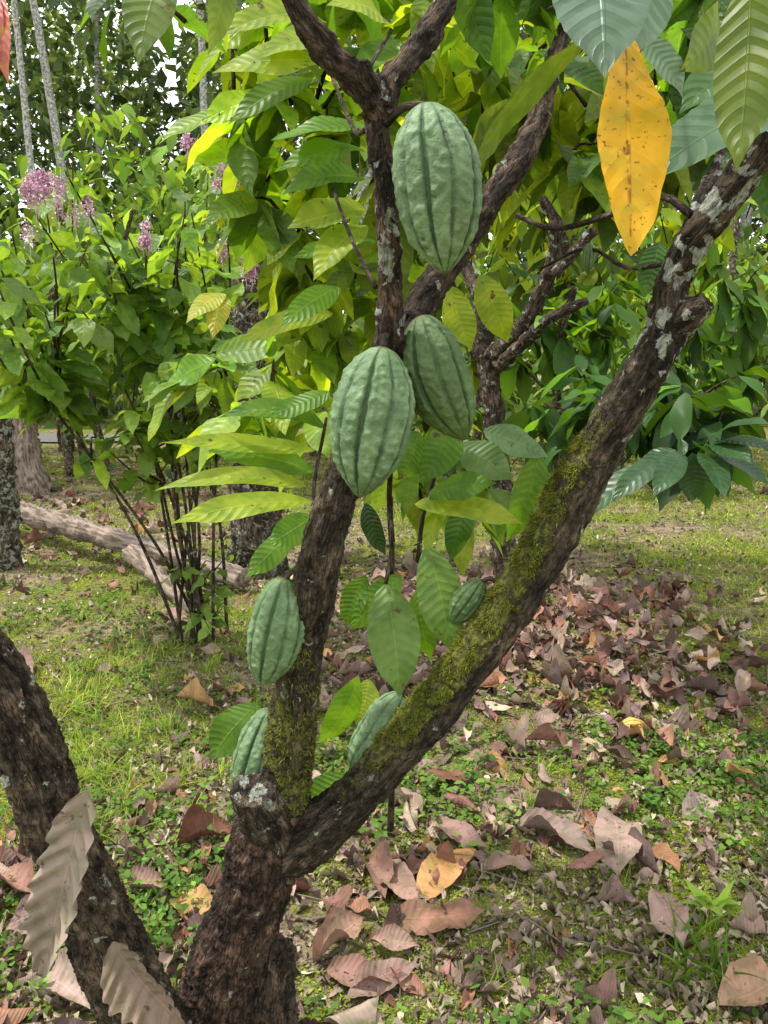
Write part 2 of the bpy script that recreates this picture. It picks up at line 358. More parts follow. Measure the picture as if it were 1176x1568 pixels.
for q in range(nv):
    b=bco[q]
    l1=mnoise.noise(Vector((b[0]*16,b[1]*16,b[2]*9)))
    l2=mnoise.fractal(Vector((b[0]*70,b[1]*70,b[2]*34)),.8,2.,4)
    l3=mnoise.ridged_multi_fractal(Vector((b[0]*38,b[1]*38,b[2]*(6 if isR[q] else 16))),1.,2.,3,1.,2.)
    l4=mnoise.noise(Vector((b[0]*110,b[1]*110,b[2]*95)))
    k=1.6 if isT[q] else 1.
    disp[q]=(.0058*l1+.0036*l2*k-.0019*l3*(1.8 if isR[q] else 1)+(.0024*l4*(1.9 if isT[q] else 1.)))
fk=np.array(S(415,1290,1.3)); df=np.linalg.norm(V-fk,axis=1)
near=np.where(df<.16)[0]
for q in near: disp[q]+=math.exp(-(df[q]/.08)**2)*(.013*mnoise.noise(Vector(V[q]*26))+.007*mnoise.noise(Vector(V[q]*70)))
V=V+Nr*disp[:,None]
upl=nrm(np.array([[-.55,-.25,.8]]))[0]; face=np.clip((Nr@upl)*.9+.1,-.4,1)
C=P3.copy()
rmask=isR*np.clip(1-np.abs(tt-.44)/.32,0,1)**.5
C[:,0]=np.where(isR,.0+.62*rmask*np.clip(face*1.4,0,1)+.12*rmask,C[:,0])
C[:,1]=np.where(isR,.25+.75*np.clip((tt-.6)/.2,0,1),C[:,1])
C[:,2]=np.where(isR,.15,C[:,2])
st=kk==names.index('stem'); C[:,0]=np.where(st,np.clip(.55-.7*tt,0,1)+.1*face,C[:,0]); C[:,1]=np.where(st,.3+.5*(tt>.6),C[:,1])
C[:,2]=np.where(st,.2+.4*(tt>.6),C[:,2])
ct_=kk==names.index('cut'); C[:,1]=np.where(ct_,.25+.6*np.clip((tt-.6)/.3,0,1),C[:,1])
C=np.clip(C,0,1)
make('trunk_and_limbs',V,Fq,np.zeros((nv,2)),C,bco,M_bark,tree)
mi=np.where((C[:,0]>.42)&isR)[0]; mi2=np.where(st&(tt<.5)&(C[:,0]>.3))[0]
sel=np.concatenate([rng.choice(mi,22000),rng.choice(mi2,4500)]); 
clump=np.array([mnoise.noise(Vector(V[q]*45)) for q in sel]); sel=sel[clump>-.02]
n=len(sel); mb=Batch(); dirs=nrm(Nr[sel]+rng.normal(0,.55,(n,3)))
mass(mb,[leaf_t(2,1,'blade',.3,0)],V[sel]+rng.normal(0,.001,(n,3)),dirs,rng.uniform(.004,.011,n),rng.uniform(.0012,.0025,n),cols(n,(.09,.10,.02),(.27,.30,.05),.25))
mb.obj('moss',M_grass,tree)

# ---------------- hero leaves ----------------
LB=Batch(); DB=Batch(); TW=Batch()
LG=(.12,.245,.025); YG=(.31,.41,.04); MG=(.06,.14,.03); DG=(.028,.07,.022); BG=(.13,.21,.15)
def hero(B,b,t,w,col,hint=(0,-.6,.8),arch=.08,fold=.12,ripple=.010,kind='cocoa',wav=.10,nt=34,ns=10,curl=0.,nr=12,side=0.,ragged=0.,lcurl=0.):
    b=np.array(b);t=np.array(t); L=np.linalg.norm(t-b)
    V,Fq,UV=leaf_t(nt,ns,kind,0,fold,ripple*1.0,nr,wav,curl,side=side,ragged=ragged,lcurl=lcurl)
    X=(t-b)/L; Z=np.array(hint,float)+rng.normal(0,.12,3); Z=Z-Z.dot(X)*X; Z/=np.linalg.norm(Z); Yv=np.cross(Z,X)
    tt=V[:,0]
    P=b+(L*V[:,0])[:,None]*X+(w*V[:,1])[:,None]*Yv+(w*(V[:,2]))[:,None]*Z+(arch*L*4*tt*(1-tt))[:,None]*Z
    B.add(P,Fq,UV,np.array(col)*np.exp(rng.normal(0,.06)))
def hp(B,u,v,y,u2,v2,y2,w,col,**k):
    b=S(u,v,y); t=S(u2,v2,y2); hero(B,b,t,2*SR((u+u2)/2,(v+v2)/2,(y+y2)/2,w),col,**k)
for a_ in [
 (500,95,1.35,325,112,1.3,66,YG),(560,192,1.3,415,215,1.22,72,LG),(560,232,1.3,425,262,1.25,58,LG),(500,35,1.45,335,60,1.35,62,YG),
 (560,275,1.35,430,300,1.3,55,LG),(520,60,1.4,395,92,1.3,60,YG),(600,45,1.4,500,8,1.3,60,YG),(610,60,1.5,540,140,1.4,55,LG),
 (560,320,1.4,440,350,1.35,60,YG),(575,370,1.4,450,395,1.35,55,LG),(560,345,1.4,480,430,1.3,60,YG),(480,120,1.4,350,190,1.35,50,LG),
 (510,480,1.5,365,525,1.45,45,YG),(520,440,1.5,430,500,1.4,45,LG),(345,450,1.6,285,495,1.5,34,(.45,.48,.10)),(345,455,1.6,325,520,1.5,34,(.42,.42,.05)),
 (478,768,1.22,262,802,1.12,50,YG),(470,745,1.25,235,752,1.2,44,YG),(480,722,1.3,318,690,1.25,56,LG),(482,690,1.3,245,678,1.2,38,YG),
 (498,655,1.3,335,640,1.25,46,LG),(505,600,1.3,405,640,1.25,44,LG),(460,800,1.35,375,885,1.3,44,LG),(480,790,1.35,410,835,1.3,50,LG),
 (590,893,1.30,612,1068,1.22,80,(.16,.27,.07)),(655,835,1.33,692,1000,1.28,70,(.15,.27,.06)),(615,880,1.4,535,965,1.38,50,LG),(640,900,1.5,660,1010,1.5,44,LG),
 (635,772,1.35,800,802,1.3,50,YG),(655,760,1.35,760,740,1.3,52,LG),(690,640,1.35,640,740,1.3,58,LG),(700,680,1.4,785,735,1.35,58,(.13,.22,.09)),
 (640,660,1.35,610,735,1.3,60,LG),(825,690,1.5,775,830,1.5,54,LG),(740,660,1.5,840,700,1.5,54,(.15,.25,.13)),
 (548,1035,1.42,488,1138,1.4,54,LG),(530,1185,1.42,462,1258,1.4,54,LG),(395,1078,1.48,322,1165,1.42,62,LG),(565,1040,1.5,545,1110,1.45,42,YG),
 (690,438,1.4,722,535,1.4,50,YG),(735,420,1.45,778,525,1.45,52,YG),(560,770,1.3,590,850,1.28,34,DG),
 (720,760,1.5,690,860,1.5,40,MG),(560,880,1.4,530,960,1.4,44,LG)]:
    hp(LB,*a_,hint=(rng.normal(0,.25),-.75,.65),fold=rng.uniform(-.1,.3),arch=rng.uniform(.02,.13),side=rng.normal(0,.12))
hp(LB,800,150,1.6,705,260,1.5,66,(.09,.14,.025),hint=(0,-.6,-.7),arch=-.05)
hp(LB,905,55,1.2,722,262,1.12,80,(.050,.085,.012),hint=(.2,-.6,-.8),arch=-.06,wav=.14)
hp(DB,905,-90,.80,925,118,.70,150,BG,hint=(.1,-1,-.1),wav=.08,ripple=.014,fold=-.1)
hp(DB,1010,-60,.85,900,105,.80,120,(.17,.27,.18),hint=(.3,-1,.1),ripple=.016)
hp(DB,1215,150,.95,972,288,.85,112,(.08,.155,.075),hint=(-.2,-.8,.5),ripple=.018)
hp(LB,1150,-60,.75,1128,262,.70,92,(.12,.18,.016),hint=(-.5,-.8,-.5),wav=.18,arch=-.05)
hp(LB,1200,-40,.8,1176,180,.75,90,(.12,.18,.018),hint=(-.4,-.8,-.4))
hp(LB,262,-60,.95,212,100,.88,80,(.13,.20,.04),hint=(0,-.8,-.4))
hp(LB,345,-70,1.,318,85,.95,50,(.13,.20,.04),hint=(.2,-.8,-.4))
hp(DB,985,60,1.1,1045,150,1.1,70,(.13,.21,.11)); hp(LB,1100,20,1.2,1040,110,1.1,80,(.10,.16,.025),hint=(0,-.8,-.4))
hp(DB,1010,370,1.3,985,455,1.3,48,MG,hint=(0,-1,0))
hp(DB,1176,90,1.3,1040,175,1.2,90,MG)
YB=Batch(); hp(YB,958,48,.80,966,392,.74,106,(.80,.47,.016),hint=(.15,-1,.1),wav=.16,ripple=.008,arch=.04,side=-.13,kind='obov',ragged=.02,nt=60,curl=.2)
YB.obj('yellowing_leaf',M_yel,tree)
RB=Batch(); hp(RB,2,-10,1.6,14,130,1.55,34,(.50,.13,.12),hint=(0,-1,0)); hp(RB,-12,-20,1.6,-5,110,1.55,34,(.50,.14,.12),hint=(0,-1,0))
RB.obj('heliconia_bract',M_yel)

T_co=[leaf_t(9,4,'cocoa',rng.uniform(.1,.4),rng.uniform(.03,.12),0,8,.08,side=rng.normal(0,.1)) for _ in range(10)]
T_lo=[leaf_t(5,2,'cocoa',rng.uniform(.1,.4),rng.uniform(.02,.1),0,8,.05,side=rng.normal(0,.1)) for _ in range(8)]
T_ov=[leaf_t(8,4,'ovate',rng.uniform(.05,.35),rng.uniform(.03,.14),.0,5,.1) for _ in range(10)]
T_far=[leaf_t(2,2,'other',rng.uniform(.1,.3),.08) for _ in range(4)]
def whorls(B,TWb,c,r,ntw,lpt,Lr,ca,cb,origin=None,temps=T_co,el=-28,tw=True,wr=(.3,.4),ymin=1.38,var=.32):
    ends=ell(ntw,c,r)
    for e in ends:
        o=np.array(c)+np.array([0,0,-r[2]*1.1]) if origin is None else np.array(origin)
        st_=e+(o-e)*.35+rng.normal(0,.02,3)
        if tw: add_tube(TWb,[st_,(st_+e)/2+np.array([0,0,.02]),e],[.005,.004,.002],5,.05,(0,.2,.3))
        k=rng.integers(max(2,lpt-3),lpt+3); f=rng.random(k)**1.5
        pos=e+(st_-e)*f[:,None]*.8; dirs=rdirs(k,el,20)
        L=rng.uniform(*Lr,k)*(.6+.4*rng.random()); m=pos[:,1]+dirs[:,1]*L>ymin
        mass(B,temps,pos[m],dirs[m],L[m],L[m]*rng.uniform(*wr,m.sum()),cols(m.sum(),ca,cb,var))
for (u,v,y,r,ntw,ca,cb) in [
  (440,110,1.75,(.22,.25,.2),9,LG,YG),(500,270,1.8,(.2,.25,.15),8,MG,YG),(500,420,1.9,(.18,.25,.12),7,MG,YG),(650,50,1.8,(.25,.25,.18),9,LG,YG),
  (770,140,2.0,(.3,.3,.25),11,MG,YG),(930,130,2.0,(.35,.3,.25),12,DG,YG),(1080,120,1.8,(.3,.3,.25),10,MG,LG),(690,760,1.9,(.18,.25,.15),4,LG,YG),(430,620,1.9,(.15,.2,.12),6,LG,YG),
  (560,-80,1.6,(.6,.5,.2),10,LG,MG),(1000,-60,1.4,(.4,.3,.15),7,LG,MG),(520,500,2.0,(.15,.2,.1),6,LG,YG),(380,560,2.2,(.2,.2,.15),6,LG,YG)]:
    whorls(LB,TW,S(u,v,y),r,ntw,7,(.17,.26),ca,cb)
whorls(LB,TW,(.1,1.9,3.1),(1.2,1.0,.4),15,7,(.2,.3),MG,LG,tw=False,ymin=.2)  # unseen crown leaves above the frame, added to cast dappled shade
whorls(LB,TW,(1.5,2.6,3.3),(1.2,1.2,.4),15,7,(.2,.3),MG,LG,tw=False,ymin=.2)  # second unseen leaf mass overhead, also added for the dapple
LB.obj('young_leaves',M_leaf,tree); DB.obj('mature_leaves',M_dark,tree)
for pts,r in [([(600,830,1.36),(596,760,1.35),(600,700,1.3)],.006),([(640,860,1.4),(650,780,1.38),(690,660,1.36)],.005),([(590,895,1.30),(598,850,1.34),(600,760,1.36)],.004),([(507,790,1.21),(480,760,1.22),(500,640,1.3)],.004),([(600,1080,1.5),(600,950,1.45),(600,830,1.38)],.007),([(598,1270,1.75),(600,1180,1.7),(600,1080,1.5)],.009),
   ([(575,440,1.12),(540,370,1.2),(510,290,1.3)],.0035),([(560,200,1.07),(540,195,1.2),(500,95,1.35)],.004),([(590,150,1.06),(560,120,1.2),(600,45,1.4)],.004),([(958,48,.8),(975,0,.9),(990,-80,1.0)],.003),([(1060,330,1.15),(1010,300,1.2),(930,330,1.3),(850,350,1.4),(790,330,1.45)],.006),([(1040,400,1.16),(960,410,1.35),(900,380,1.4),(830,410,1.5)],.004)]:
    P=[S(*q) for q in pts]; add_tube(TW,P,np.linspace(r,r*.7,len(P)),7,.02,(.1,.2,.2))
TW.obj('twigs',M_bark,tree)

# ---------------- pods ----------------
def pod(name,top,tip,R,mat,attach,nrid=10,ph=0.,lean=0.,seed=0,spread=1.):
    top=np.array(top);tip=np.array(tip); L=np.linalg.norm(tip-top); X=(tip-top)/L
    nt,na=150,220
    ct=np.array([0,.02,.06,.12,.22,.35,.5,.65,.78,.88,.95,.985,1.]); cr=np.array([.10,.30,.48,.66,.86,.98,1.,.93,.76,.52,.27,.13,.01])
    t=np.linspace(0,1,nt+1)**1.0; t=.5-.5*np.cos(np.pi*t); r=np.interp(t,ct,cr)
    for _ in range(3): r[1:-1]=(r[:-2]+2*r[1:-1]+r[2:])/4
    a=np.linspace(0,2*np.pi,na+1)
    Tm=t[:,None]+0*a; Am=a[None]+0*t[:,None]
    env=np.clip(Tm/.1,0,1)*np.clip((1-Tm)/.12,0,1)
    tw=Am+ph+.10*Tm+.02*np.sin(9*Tm+seed)+.03*np.sin(3*Am+seed)
    dep=.8+.2*np.cos(nrid/2*tw)
    furrow=np.exp(-(np.sin(nrid/2*tw)**2)/.13)*dep
    rr=r[:,None]*R*(1-env*.135*furrow)
    Z0=np.array([0,-1,.1]); Z0=Z0-Z0.dot(X)*X; Z0/=np.linalg.norm(Z0); Y0=np.cross(Z0,X)
    bend=lean*L*np.sin(np.pi*Tm)
    P=top+(L*Tm)[...,None]*X+(rr*np.cos(Am))[...,None]*Z0+(rr*np.sin(Am)+bend)[...,None]*Y0
    nd=(np.cos(Am))[...,None]*Z0+(np.sin(Am))[...,None]*Y0
    off=np.zeros(P.shape[:2])
    for i in range(nt+1):
        for j in range(na):
            q=Vector(P[i,j]); w=mnoise.noise(q*105+Vector((seed,0,0))); w2=mnoise.noise(q*34+Vector((0,seed,0)))
            off[i,j]=max(w,-.1)*.0036*(1-.85*furrow[i,j])+w2*.0015
        off[i,na]=off[i,0]
    P=P+nd*(off*env*(R/.05)**.7)[...,None]
    C=np.stack([np.clip(.82-furrow*.95+off*150,0,1),np.clip((Tm-.985)/.015,0,1)+np.clip((.02-Tm)/.02,0,1),0*Tm],-1).reshape(-1,3)
    V=P.reshape(-1,3); o=make(name,V,gridfaces(nt,na),None,C,None,mat)
    sb=Batch(); at=np.array(attach); m=(top+at)/2+np.array([0,0,.008])
    add_tube(sb,[at,m,top+X*.004],[.006*spread,.0048*spread,.0062*spread],10,.004,(0,.1,.3)); s=sb.obj('stalk',M_bark,o)
    return o
def podp(name,u,v,u2,v2,y,y2,w,mat,att,**k):
    pod(name,S(u,v,y),S(u2,v2,y2),SR((u+u2)/2,(v+v2)/2,(y+y2)/2,w),mat,S(*att),**k)
podp('cocoa_pod',652,158,682,420,1.0,1.0,136,M_pod,(590,190,1.05),ph=.3,seed=1,lean=.015)
podp('cocoa_pod',586,531,551,762,1.09,1.08,127,M_pod,(597,515,1.12),ph=.15,seed=2)
podp('cocoa_pod',642,484,712,674,1.15,1.14,104,M_podd,(615,490,1.17),ph=.5,seed=3,lean=-.05)
podp('cocoa_pod',436,884,402,1050,1.24,1.24,87,M_pod,(462,880,1.24),ph=.2,seed=4,lean=.03,spread=.9)
podp('cocoa_pod',414,1086,366,1232,1.34,1.34,76,M_pod,(440,1085,1.31),ph=.4,seed=5,lean=.04)
podp('cocoa_pod',618,1062,538,1185,1.35,1.33,82,M_pod,(650,1075,1.29),ph=.1,seed=6,lean=.06)
podp('cocoa_pod',738,888,692,955,1.28,1.28,46,M_podd,(765,900,1.27),ph=.1,seed=7,spread=.7)
podp('cocoa_pod',902,372,900,420,1.4,1.4,20,M_podd,(905,350,1.4),seed=8,spread=.35)
g=G(968,1132); pod('fallen_cocoa_pod',g+np.array([-.05,0,.05]),g+np.array([.055,.02,.045]),.036,M_pody,g+np.array([-.06,0,.045]),seed=9,spread=.6)

# ---------------- flowering shrub ----------------
shrub=empty('flowering_shrub'); SB=Batch(); ST=Batch()
SG=(.10,.205,.03); SG2=(.25,.38,.07)
base=G(325,980)
nodes=[]
for i in range(14):
    u=rng.uniform(20,410) if i>4 else rng.uniform(150,360); v=rng.uniform(540,700); nd=S(u,v,rng.uniform(3.4,4.1)); b=base+np.array([rng.normal(0,.07)-.10*rng.random(),rng.normal(0,.12),0]); b[2]=-.02
    m=b*.5+nd*.5+np.array([(b[0]-nd[0])*.16+rng.normal(0,.05),rng.normal(0,.05),rng.normal(0,.05)])
    add_tube(ST,[b,m,nd],[.010,.008,.006],7,.06,(.15,.4,.1)); nodes.append(nd)
def sprig(pts,frac,Lr,sp=(4,6)):
    Pp=crs(np.array(pts),.02); L=len(Pp); q=np.arange(int(L*frac),L,rng.integers(*sp))
    for jj,qq in enumerate(q):
        az=jj*1.57+rng.normal(0,.4); azs=np.array([az,az+np.pi]); el=np.radians(rng.normal(-22,20,2))
        dirs=np.stack([np.cos(azs)*np.cos(el),np.sin(azs)*np.cos(el),np.sin(el)],-1)
        Lg=rng.uniform(*Lr,2)*(1-.35*(jj/max(1,len(q)))); mass(SB,T_ov,np.tile(Pp[qq],(2,1))+dirs*.02,dirs,Lg,Lg*rng.uniform(.5,.62,2),cols(2,SG,SG2,.25))
for i in range(76):
    low=i>=62
    u=rng.uniform(-90,420); v=rng.uniform(205,590)
    if v<330 and u<60: v+=80
    if low: u=rng.uniform(110,420); v=rng.uniform(590,700)
    e=S(u,v,rng.uniform(2.9,4.1) if not low else rng.uniform(3.2,3.9)); nd=min(nodes,key=lambda n_:abs(n_[0]-e[0])+.3*abs(n_[1]-e[1])+rng.uniform(0,.25))
    if low: nd=nd*.8+base*.2
    m=nd*.5+e*.5+rng.normal(0,.04,3); pts=[nd,m,e]; add_tube(ST,pts,[.006,.005,.003],6,.06,(.15,.3,.1)); sprig(pts,.15,(.12,.235) if not low else (.10,.2),(4,6) if not low else (3,5))
for i in range(20):
    nd=nodes[i%14]; k=rng.uniform(.0,.3) if i<12 else rng.uniform(.6,.9); p0=base*(1-k)+nd*k; e=p0+np.array([rng.uniform(-.12,.2),rng.uniform(-.35,.1),rng.uniform(.02,.16)])
    pts=[p0,(p0+e)/2+[0,0,.03],e]; add_tube(ST,pts,[.004,.003,.002],5,.05,(.15,.3,.1)); sprig(pts,.2,(.06,.13),(3,5))
SB.obj('leaves',M_shrub,shrub); ST.obj('stems',M_bark2,shrub)
FB=Batch(); T_p=[leaf_t(2,2,'other',.2,.3)]
for (u,v,y,s) in [(52,262,2.8,.04),(72,312,2.75,.075),(110,325,2.75,.07),(218,367,2.75,.04),(290,218,3.1,.045),(355,268,3.0,.045),(384,415,2.7,.04),(360,380,2.8,.04),(55,285,2.8,.045),(45,300,2.75,.045)]:
    for (sx_) in range(4):
        c=S(u,v,y)+rng.normal(0,s*.5,3)*np.array([1,.6,.9]); add_tube(FB,[c-np.array([0,0,s*1.2]),c,c+np.array([rng.normal(0,.01),0,s*.9])],[.0015,.0012,.0008],4,.02,(.4,.3,.3))
        p=ell(90,c,(s*.4,s*.35,s*.6)); p=np.round(p/.012)*.012+rng.normal(0,.0025,p.shape)
        mass(FB,T_p,p,rdirs(90,20,50),rng.uniform(.007,.014,90),rng.uniform(.006,.011,90),cols(90,(.5,.2,.35),(.8,.5,.6),.2))
FB.obj('flower_panicles',M_flower,shrub)

# ---------------- background cocoa trees ----------------
t2=empty('cocoa_tree'); b2=Batch(); l2=Batch()
def bt(B,pts,r0,r1,col=(.1,.6,.3),segs=14,seed=0,rough=.35,step=.02):
    P=[S(*q) if isinstance(q,tuple) else q for q in pts]; add_tube(B,P,np.linspace(r0,r1,len(P)),segs,step,col,rough,seed)
Y0=4.6
bt(b2,[(775,905,Y0),(768,760,Y0),(757,640,Y0),(742,530,Y0),(735,440,Y0)],.075,.05,seed=1)
bt(b2,[(745,550,Y0),(800,500,4.3),(850,400,4.1),(880,330,4.),(905,200,3.9)],.05,.03,seed=2)
bt(b2,[(765,560,4.5),(840,490,4.1),(900,460,4.)],.04,.02,seed=3)
bt(b2,[(845,420,4.1),(850,340,4.),(810,260,4.),(760,150,4.)],.04,.02,seed=4)
bt(b2,[(850,420,4.),(930,330,3.9),(1000,260,3.9)],.03,.015,seed=5)
bt(b2,[(740,470,Y0),(700,360,4.7),(690,200,4.7)],.045,.02,seed=6)
bt(b2,[(860,830,4.4),(855,720,4.4),(852,640,4.3),(858,520,4.2),(880,440,4.1)],.03,.02,seed=7)
T2=Batch(); h2=Batch()
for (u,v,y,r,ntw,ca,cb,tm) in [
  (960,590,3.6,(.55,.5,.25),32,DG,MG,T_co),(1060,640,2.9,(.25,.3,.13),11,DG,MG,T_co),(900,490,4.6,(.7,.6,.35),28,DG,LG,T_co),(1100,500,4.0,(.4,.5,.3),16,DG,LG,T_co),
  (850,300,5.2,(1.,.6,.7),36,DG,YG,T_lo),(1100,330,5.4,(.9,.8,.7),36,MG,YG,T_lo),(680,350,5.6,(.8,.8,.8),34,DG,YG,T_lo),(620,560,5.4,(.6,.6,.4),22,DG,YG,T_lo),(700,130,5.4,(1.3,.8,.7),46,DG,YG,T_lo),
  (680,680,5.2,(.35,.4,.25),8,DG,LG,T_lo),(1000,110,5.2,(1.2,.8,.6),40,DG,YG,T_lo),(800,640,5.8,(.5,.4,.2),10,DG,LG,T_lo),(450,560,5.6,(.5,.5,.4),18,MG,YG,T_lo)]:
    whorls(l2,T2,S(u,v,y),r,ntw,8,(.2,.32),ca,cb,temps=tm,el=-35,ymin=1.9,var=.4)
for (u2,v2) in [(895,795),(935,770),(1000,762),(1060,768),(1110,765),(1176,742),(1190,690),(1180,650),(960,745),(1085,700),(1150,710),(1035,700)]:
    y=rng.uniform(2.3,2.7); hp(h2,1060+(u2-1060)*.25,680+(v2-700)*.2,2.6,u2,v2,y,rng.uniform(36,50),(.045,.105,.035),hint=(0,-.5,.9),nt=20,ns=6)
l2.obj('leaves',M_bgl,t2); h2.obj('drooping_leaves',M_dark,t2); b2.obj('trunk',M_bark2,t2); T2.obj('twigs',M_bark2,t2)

def trunk_obj(name,pts,r0,r1,col,seed,mat=None):
    B=Batch(); bt(B,pts,r0,r1,col,26,seed,.3,.03); return B.obj(name,mat or M_bark2)
g=G(395,875); trunk_obj('broken_tree_trunk',[g+[0,0,-.1],g+[0,0,.15],g+[0,.0,1.],g+[.04,0,2.],g+[.06,0,2.75]],.19,.14,(.15,.75,.1),11)
g=G(8,868); trunk_obj('tree_trunk',[g+[0,0,-.1],g+[0,0,.1],g+[.02,0,1.2],g+[-.1,0,2.6],g+[-.3,0,4]],.13,.08,(.1,.9,.0),12)
g=G(52,752); trunk_obj('tree_stump',[g+[0,0,-.1],g+[0,0,.05],g+[-.03,0,.35],g+[-.05,0,1.1]],.24,.10,(.0,.0,.9),13,M_log)
g=G(102,690); trunk_obj('tree_trunk',[g+[0,0,-.1],g+[0,0,1.],g+[0,0,2.4]],.12,.08,(.1,.3,.5),14)
a_,b_=G(-60,800),G(375,915); B=Batch(); bt(B,[a_+[0,0,.24],(a_+b_)/2+[0,0,.20],b_+[0,0,.12]],.095,.065,(0,.3,.3),12,15,.4); B.obj('fallen_log',M_log)
a_,b_=G(205,890),G(330,965); B=Batch(); bt(B,[a_+[0,0,.2],(a_+b_)/2+[0,0,.1],b_+[0,0,.03]],.06,.035,(0,.3,.3),12,16,.4); B.obj('fallen_branch',M_log)

# ---------------- mid & distant vegetation ----------------
mbk=Batch()
def shrubs(n,x0,x1,y0,y1,tp,bt_,seed,ca,cb,lr=(.16,.34)):
    x=rng.uniform(x0,x1,n); y=rng.uniform(y0,y1,n)
    top=tp(x,y); bot=bt_(x,y); z=bot+(top-bot)*rng.random(n)**.8
    cl=vn(x+z,y+z*.5,1.3,seed)[:,None]; keep=(vn(x*1.0+z*.7,y+z,1.1,seed+3)>.36)
    p=np.stack([x,y,z],-1)[keep]; m=len(p)
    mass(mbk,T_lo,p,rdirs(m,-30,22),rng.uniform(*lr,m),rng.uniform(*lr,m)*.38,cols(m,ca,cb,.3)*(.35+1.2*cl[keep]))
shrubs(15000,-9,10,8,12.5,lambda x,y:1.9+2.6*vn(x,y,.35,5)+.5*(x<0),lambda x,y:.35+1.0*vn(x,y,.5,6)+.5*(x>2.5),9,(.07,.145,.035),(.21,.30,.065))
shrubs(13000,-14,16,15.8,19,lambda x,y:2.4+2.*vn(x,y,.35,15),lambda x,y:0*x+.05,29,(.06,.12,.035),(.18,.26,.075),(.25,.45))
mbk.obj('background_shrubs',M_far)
bb=Batch()
for i in range(22):
    X0=rng.uniform(-8,9); Y0_=rng.uniform(8.3,12); add_tube(bb,[(X0,Y0_,-.1),(X0+rng.normal(0,.1),Y0_,1.2),(X0+rng.normal(0,.5),Y0_,3.2)],[.06,.045,.03],8,.1,(.1,.7,.1),.2,i)
bb.obj('background_shrub_stems',M_bark2)
fb=Batch(); n=110000
x=rng.uniform(-26,26,n); y=rng.uniform(19,32,n)
top=11.5+4*vn(x,y*.3,.22,21); gap=np.exp(-((x/y+.25)/.03)**2)*.42; top=top*(1-gap)
z=top*rng.random(n)**.6; 
cv=vn(x+z*.6,y*.5+z,.8,23); keep=(cv>.25)
p=np.stack([x,y,z],-1)[keep]; m=len(p)
mass(fb,T_far,p,rdirs(m,-20,30),rng.uniform(.2,.5,m),rng.uniform(.12,.3,m),cols(m,(.055,.09,.05),(.16,.215,.115),.35)*(.3+1.4*cv[keep][:,None]))  # greyed bluish tint stands for haze; clump light and dark put into colour
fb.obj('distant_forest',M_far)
ft=Batch()
for i,(u,w) in enumerate([(75,.10),(108,.13),(330,.12),(20,.1),(560,.2),(720,.2),(900,.2),(1120,.16),(1150,.12),(180,.1)]):
    yy=18.5+i*.3; g=S(u,620,yy); g[2]=-.2; add_tube(ft,[g,g+[rng.normal(0,.1),0,5],g+[rng.normal(0,.4),0,12]],[w,w*.8,w*.5],10,.2,(.0,.9,.0),.15,i)
ft.obj('distant_tree_trunks',M_pale)

# ---------------- ground cover ----------------
def gp(n,y0,y1,mx=.78):
    y=np.exp(rng.uniform(np.log(y0),np.log(y1),n)); x=rng.uniform(-1,1,n)*(mx*y*.75+.35); return x,y
GB=Batch(); T_g=[leaf_t(3,1,'blade',rng.uniform(.1,.7),0) for _ in range(6)]
x,y=gp(260000,1.15,20)
dens=vn(x,y,1.2,31)*.55+vn(x,y,4.,32)*.45
lush=np.exp(-(((x+1.15)/.7)**2+((y-3.1)/.7)**2))+.9*np.exp(-(((x-.75)/.6)**2+((y-1.85)/.5)**2))+.8*np.clip((x-1.6)/1.2,0,1)*(y>3.)+.5*(y>6)
hp_=heap(x,y)/.11
pr=np.clip((dens-.45)*3+.65*lush-1.1*hp_,0.03,1); k=rng.random(len(x))<pr
x,y,lush=x[k],y[k],lush[k]; n=len(x); print('grass',n)
sc=np.clip(y/3.,.55,3)
long_=np.exp(-(((x+1.25)/.6)**2+((y-3.1)/.6)**2))
tuft=vn(x,y,7,40)>.58
L=rng.uniform(.018,.05,n)*(1+2.4*long_*tuft)*np.clip(y/3,.7,1.6)
mass(GB,T_g,np.stack([x,y,gz(x,y)],-1),rdirs(n,52,20),L,.0028*sc*rng.uniform(.7,1.4,n),cols(n,(.12,.20,.03),(.38,.44,.08),.3)*(1+.3*(long_*tuft))[:,None])
for i in range(60):
    c0=G(rng.uniform(20,360),rng.uniform(1000,1290)) if i<46 else G(rng.uniform(640,1170),rng.uniform(1150,1560)); nb_=rng.integers(14,34)
    p=np.tile(c0,(nb_,1))+rng.normal(0,.012,(nb_,3))*[1,1,0]; p[:,2]=gz(p[:,0],p[:,1])
    mass(GB,T_g,p,rdirs(nb_,52,18),rng.uniform(.06,.16,nb_)*(1 if i<46 else .7),rng.uniform(.003,.0055,nb_),cols(nb_,(.15,.27,.03),(.34,.44,.06),.2))
GB.obj('grass',M_grass)
WB=Batch(); T_w=[leaf_t(3,2,'ovate',rng.uniform(.1,.4),.1) for _ in range(5)]
x,y=gp(11000,1.3,12); dn=vn(x,y,1.6,51)+.5*np.exp(-(((x-1.)/.9)**2+((y-2.6)/.5)**2))+.6*np.exp(-(((x+1.8)/1.)**2+((y-4.3)/.5)**2))-.8*heap(x,y)/.11
k=rng.random(len(x))<np.clip((dn-.45)*1.6,.02,1); x,y=x[k],y[k]; n=len(x); c=7
px=np.repeat(x,c)+rng.normal(0,.018,n*c); py=np.repeat(y,c)+rng.normal(0,.018,n*c); cc=np.repeat(cols(n,(.07,.15,.035),(.16,.26,.05),.2),c,0)
sz=np.repeat(rng.uniform(.015,.034,n),c)*rng.uniform(.7,1.2,n*c)
mass(WB,T_w,np.stack([px,py,gz(px,py)+rng.uniform(.005,.05,n*c)],-1),rdirs(n*c,5,22),sz,sz*.62,cc)
WB.obj('ground_weeds',M_grass)
